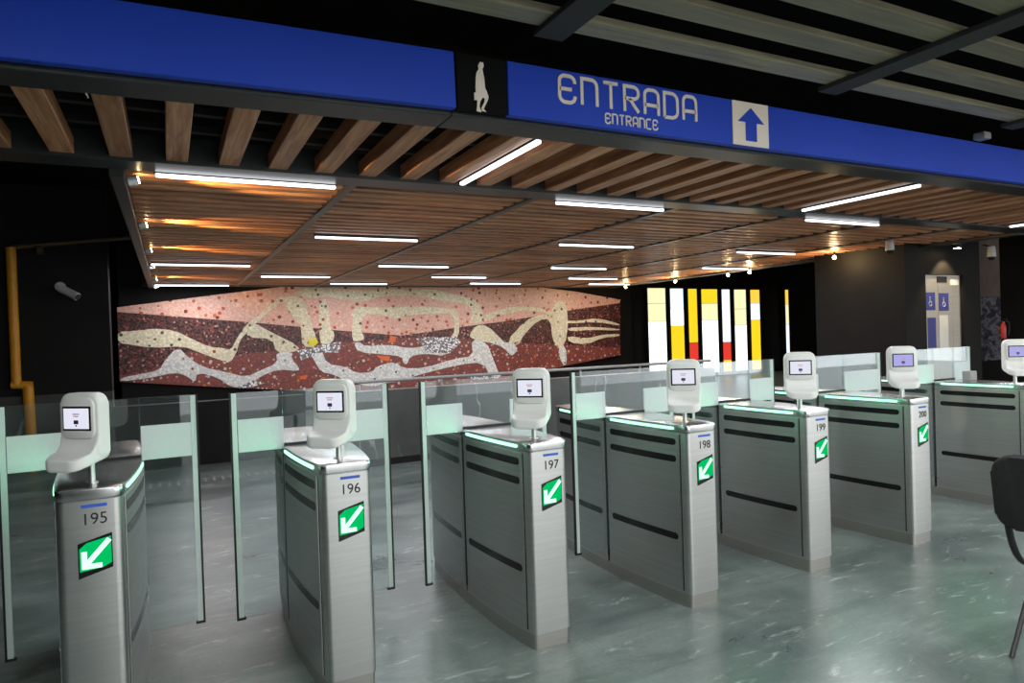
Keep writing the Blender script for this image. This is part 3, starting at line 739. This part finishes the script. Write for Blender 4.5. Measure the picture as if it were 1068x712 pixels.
tag(mu, 'long mosaic mural of pale bony limbs on pink, brown and brick red ground', 'mural')
structure(MB().box(-.85, 11.6, MY+.125, MY+.6, 0, 3.58).obj('wall_mural', MT['black_wall']))

# ------------------------------------------------------------------ backlit coloured panels
PY = 16.0
def cD(a, b): return (660+a/6.194, 285+b/6.194)
PAN = [((90,205),(108,218), [(95,'cream'),(195,'cream'),(312,'white'),(665,'white')], 'widest white panel, leftmost of the row'),
       ((236,320),(250,332), [(98,'blue'),(230,'white'),(340,'yellow'),(640,'yellow')], 'pale blue over yellow panel, second from the left'),
       ((352,408),(368,424), [(100,'yellow'),(448,'red'),(560,'red'),(640,'yellow')], 'yellow panel with a red foot'),
       ((438,540),(452,556), [(102,'yellow'),(195,'cream'),(305,'white'),(640,'white')], 'panel with amber head above cream and white'),
       ((570,620),(584,638), [(104,'blue'),(445,'red'),(560,'amber'),(630,'amber')], 'narrow bluish white panel with a red foot'),
       ((650,724),(668,740), [(105,'cream'),(230,'cream'),(335,'white'),(625,'white')], 'cream over white panel, second from the right'),
       ((755,812),(768,828), [(106,'amber'),(195,'blue'),(302,'yellow'),(620,'yellow')], 'yellow panel with a pale blue window'),
       ((980,998),(988,1012), [(106,'amber'),(200,'cream'),(330,'blue'),(620,'blue')], 'very narrow panel standing alone on the right')]
for (ta, tb), (ba, bb), seg, lab in PAN:
    A = on_y(*cD(ta, seg[0][0]), PY); x0 = A.x; ztop = A.z
    x1 = on_y(*cD(tb, seg[0][0]), PY).x
    e = empty('backlit_panel', ((x0+x1)/2, PY, 0), 'tall backlit coloured glass ' + lab, 'light panel', 'tall backlit glass panels')
    hw_ = (x1-x0)/2-.025
    zs = [on_y(*cD(ta, s[0]), PY).z for s in seg]; zs[-1] = .12
    for i in range(len(seg)-1):
        MB().box(-hw_, hw_, -.05, 0, zs[i+1]+.006, zs[i]-.006).obj('pane', PC[seg[i][1]], e)
    if seg[-1][1] != seg[-2][1]: MB().box(-hw_, hw_, -.05, 0, .12, .30).obj('pane', PC[seg[-1][1]], e)
    MB().box(-hw_-.03, hw_+.03, 0.002, .14, 0, ztop+.04).obj('frame', MT['black_wall'], e)
structure(MB().box(11.7, 20.5, PY+.15, PY+.4, 0, 3.58).obj('wall_panels', MT['black_wall']))

# ------------------------------------------------------------------ lift
dr = structure(MB().box(10.535, 11.515, 6.46, 6.54, 0, 2.245).obj('door_1', MT['lift_steel']))
yq = 6.46
def on_door(u, v): p = on_y(u, v, yq); return p
def dbox(name, m, u0, v0, u1, v1, t0, t1):
    a = on_door(u0, v0); b = on_door(u1, v1)
    o = MB().box(max(a.x, 10.54), min(b.x, 11.51), yq-t1, yq-t0, b.z, a.z).obj(name, MT[m]); o.parent = dr; return o
s = 7.117
dp = lambda x, y: (940+x/s, 250+y/s)
for name, m, r in (('door_leaf', 'lift_steel', (270, 335, 372, 1500)), ('door_leaf', 'lift_steel', (180, 335, 268, 1500)), ('side_panel', 'lift_steel', (378, 345, 455, 1500)),
                   ('indicator', 'black_plastic', (262, 272, 336, 318)), ('notice', 'sticker_white', (366, 296, 424, 336)),
                   ('accessibility_sign', 'sticker_blue', (275, 396, 350, 526)), ('accessibility_sign', 'sticker_blue', (160, 390, 250, 522)),
                   ('notice', 'sticker_white', (278, 560, 350, 800)), ('blue_notice', 'sticker_blue', (192, 578, 258, 800))):
    a = dp(r[0], r[1]); b = dp(r[2], r[3])
    k = .004 if name in ('door_leaf', 'side_panel') else .008
    dbox(name, m, a[0], a[1], b[0], b[1], 0, k)
# wheelchair marks
for (ox, oy) in ((313, 460), (212, 456)):
    c = on_door(*dp(ox, oy))
    b = MB(); Y = yq-.0095
    b.tube([(c.x+.035*math.cos(t)-.005, Y, c.z-.04+.035*math.sin(t)) for t in [PI*.62+k*PI*1.3/12 for k in range(13)]], .005, 6)
    b.tube([(c.x-.012, Y, c.z+.045), (c.x-.010, Y, c.z-.005), (c.x+.02, Y, c.z-.008), (c.x+.035, Y, c.z-.05)], .006, 6)
    b.lathe([(.010, 0), (.010, .002)], 12, (c.x-.012, Y, c.z+.062), (0, -1, 0))
    o = b.obj('wheelchair_symbol', MT['sticker_white']); o.parent = dr

dl = empty('downlight', (11.0, 6.2, 2.64), 'small round warm downlight in front of the lift door', 'downlight')
MB().lathe([(.06, 0), (.065, .01), (.065, .06)], 18).obj('housing', MT['dark_steel'], dl, 40)
MB().lathe([(.045, -.004), (.045, .0)], 18).obj('lens', MT['warm_bulb'], dl)
lamp('downlight_lamp', 'SPOT', (0, 0, -.02), 60, (1, .72, .40), .03, dl, Euler((math.radians(12), 0, 0)), (math.radians(95), .5))
# things deep in the right hand passage
gp = on_y(1020, 310, 8.5); gq = on_y(1040, 352, 8.5)
o = MB().box(gp.x-.1, gq.x+.4, 8.49, 8.59, gq.z-.5, gp.z, .01).obj('stone_relief', MT['grey_art']); tag(o, 'grey and violet stone relief deep in the passage right of the lift', 'relief')
fe = on_y(1047, 330, 5.9)
e = empty('fire_extinguisher', (fe.x, 5.91, fe.z-.22), 'red fire extinguisher hung on the dark pillar right of the lift', 'fire extinguisher')
MB().lathe([(.02, -.13), (.034, -.125), (.038, -.1), (.038, .06), (.03, .095), (.016, .12), (.016, .14)], 18).obj('cylinder', MT['red'], e, 50)
MB().box(-.012, .012, -.05, .02, .14, .16, .003).box(-.01, .01, -.06, .01, .175, .188, .003).obj('handle', MT['black_plastic'], e)
MB().tube([(.0, -.03, .15), (.06, -.05, .13), (.065, -.05, .02), (.05, -.04, -.08)], .009, 8).obj('hose', MT['black_rubber'], e, 50)
MB().box(-.03, .03, .05, .088, -.05, .02).obj('bracket', MT['dark_steel'], e)

# ------------------------------------------------------------------ cameras, sensor, pipe
def dome_camera(u, v, y, label, face):
    p = on_y(u, v, y)-Vector((0, 0, .07))
    e = empty('security_camera', p, label, 'security camera')
    MB().lathe([(.05, .16), (.055, .10), (.06, .04), (.062, .0)], 18).obj('housing', MT['camera_white'], e, 50)
    MB().lathe([(.05, 0), (.046, -.025), (.028, -.045), (.004, -.052)], 18).obj('dome', MT['black_plastic'], e, 60)
    return e
e = dome_camera(928, 256, 6.25, 'white dome camera under the canopy above the corner of the dark right wall', 0)
MB().tube([(0, 0, .155), (0, 0, .52)], .012, 8).obj('stem', MT['dark_steel'], e)
e = dome_camera(1034, 263, 5.9, 'white dome camera at the top of the dark pillar right of the lift', 0)
MB().tube([(0, 0, .155), (0, .12, .2)], .014, 8).obj('stem', MT['dark_steel'], e)
p = on_y(66, 306, 10.1)
e = empty('bullet_camera', p, 'pale bullet camera on the black wall left of the mural', 'security camera')
MB().tube([(-.02, .0, .06), (.16, -.10, -.05)], .05, 14).obj('housing', MT['camera_white'], e, 50)
MB().lathe([(.04, 0), (.04, .01)], 14, (.16, -.10, -.05), (.77, -.43, -.47)).obj('lens', MT['black_plastic'], e)
MB().tube([(-.02, .0, .06), (-.05, .2, .10)], .02, 10).lathe([(.06, 0), (.06, .03)], 16, (-.05, .2, .10), (0, -1, 0)).obj('bracket', MT['camera_white'], e, 50)
p = on_y(1021, 146, 3.18)
sb = MB().box(-.05, .05, -.05, .04, -.02, .028, .006, 2).box(-.045, .045, -.045, .035, .026, .034).obj('sensor_box', MT['grey_plastic'], None, None, (p.x, 3.16, 3.012))
tag(sb, 'small pale sensor box sitting on the top edge of the blue sign', 'sensor')
# yellow pipe
yp = 10.225
P = [on_y(u, v, yp) for u, v in ((140, 247), (11, 258), (17, 401), (29, 402), (33, 452))]
pp = empty('yellow_pipe', (P[1].x, yp, 0), 'yellow pipe running down the black wall at the far left', 'pipe')
o0 = Vector((P[1].x, yp, 0)); Q = [q-o0 for q in P]
MB().tube([Q[1], Q[2]], .055, 12).tube([Q[2]+Vector((-.05, 0, 0)), Q[3]+Vector((.05, 0, 0))], .05, 12).tube([Q[3], Vector((Q[4].x, 0, 0.0))], .06, 12).obj('pipe_run', MT['yellow_pipe'], pp, 50)
MB().tube([Q[0], Q[1]], .03, 10).obj('upper_pipe', MT['dim_pipe'], pp, 50)
MB().lathe([(.06, -.03), (.06, .03)], 14, Q[1]+Vector((.3, 0, -.02)), (1, 0, 0)).obj('clamp', MT['dim_pipe'], pp, 50)
# loose cord hanging from the sign beam at the left
c = on_y(90, 84, 3.50)
cd_ = MB().tube([(0, 0, .02), (.004, .0, -.01), (-.003, .002, -.03), (.006, 0, -.05)], .0035, 8).obj('cord_end', MT['sign_white'], None, 50, (c.x, 3.49, 2.68))
tag(cd_, 'short frayed white cord hanging under the beam below the plain blue fascia', 'cord')

# ------------------------------------------------------------------ chair
# local frame: x to the sitter's left->right, y forward, z up ; facing azimuth 85 degrees
ch = empty('visitor_chair', (0, 0, 0), 'black padded visitor chair with black tube frame at the right edge', 'chair')
az = math.radians(85); ch.rotation_euler = (0, 0, -az)
def rotp(x, y): return Vector((x*math.cos(-az)-y*math.sin(-az), x*math.sin(-az)+y*math.cos(-az)))
f0 = rotp(-.25, -.10); ch.location = (3.335-f0.x, 1.69-f0.y, 0)
def pad(w, d, t, cx, cy, cz, tilt, name, mat, curve=0):
    b = MB(); pts = []
    n = 8; r = .07
    for qx, qy, a0 in ((w-r, d-r, 0), (-w+r, d-r, 90), (-w+r, -d+r, 180), (w-r, -d+r, 270)):
        pts += [(qx+r*math.cos(math.radians(a0+90*k/n)), qy+r*math.sin(math.radians(a0+90*k/n)), -t/2) for k in range(n+1)]
    b.prism(pts, (0, 0, t), 0, .014, 3)
    R = Matrix.Translation((cx, cy, cz)) @ Matrix.Rotation(tilt, 4, 'X')
    if curve:
        bmesh.ops.subdivide_edges(b.bm, edges=[e for e in b.bm.edges if abs(e.verts[0].co.x-e.verts[1].co.x) > .2], cuts=6)
        for v in b.bm.verts: v.co.z += curve*(1-(v.co.x/w)**2)
    b.bm.transform(R); return b.obj(name, MT[mat], ch, 40)
def smooth_path(P, n=6):
    P = [Vector(p) for p in P]; out = []
    for i in range(len(P)-1):
        p0, p1, p2, p3 = P[max(i-1, 0)], P[i], P[i+1], P[min(i+2, len(P)-1)]
        for k in range(n):
            t = k/n; out.append(.5*((2*p1)+(-p0+p2)*t+(2*p0-5*p1+4*p2-p3)*t*t+(-p0+3*p1-3*p2+p3)*t**3))
    return out+[P[-1]]
pad(.235, .215, .055, 0, .21, .455, math.radians(2), 'seat', 'chair_fabric')
pad(.240, .165, .050, -.012, -.215, .772, math.radians(100), 'backrest', 'chair_fabric', -.02)
for s in (-1, 1):
    x = s*.215
    MB().tube(smooth_path([(x-.01, -.20, .82), (x-.01, -.165, .62), (x, -.130, .50), (x, -.04, .425), (x, .08, .405), (x, .36, .405), (x, .42, .395)]), .0095, 12, False, .016).obj('back_upright', MT['chair_metal'], ch, 50)
    MB().tube([(s*.225, .12, .40), (s*.25, -.10, .0)], .0095, 12, False, .015).obj('leg', MT['chair_metal'], ch, 50)
    MB().tube([(s*.225, .30, .40), (s*.25, .46, .0)], .0095, 12, False, .015).obj('leg', MT['chair_metal'], ch, 50)
MB().tube([(-.22, .12, .405), (.22, .12, .405)], .010, 10).tube([(-.22, .34, .405), (.22, .34, .405)], .010, 10).obj('seat_frame', MT['chair_metal'], ch, 50)

# ------------------------------------------------------------------ light
W = bpy.data.worlds.new('world'); SC.world = W; W.use_nodes = True
nt = W.node_tree; bg = nt.nodes['Background']
bg.inputs[0].default_value = (.95, .97, .97, 1); bg.inputs[1].default_value = 1.9

SC.view_settings.view_transform = 'Standard'; SC.view_settings.look = 'None'
SC.view_settings.gamma = 1; SC.view_settings.use_curve_mapping = False
SC.view_settings.exposure = 0.5
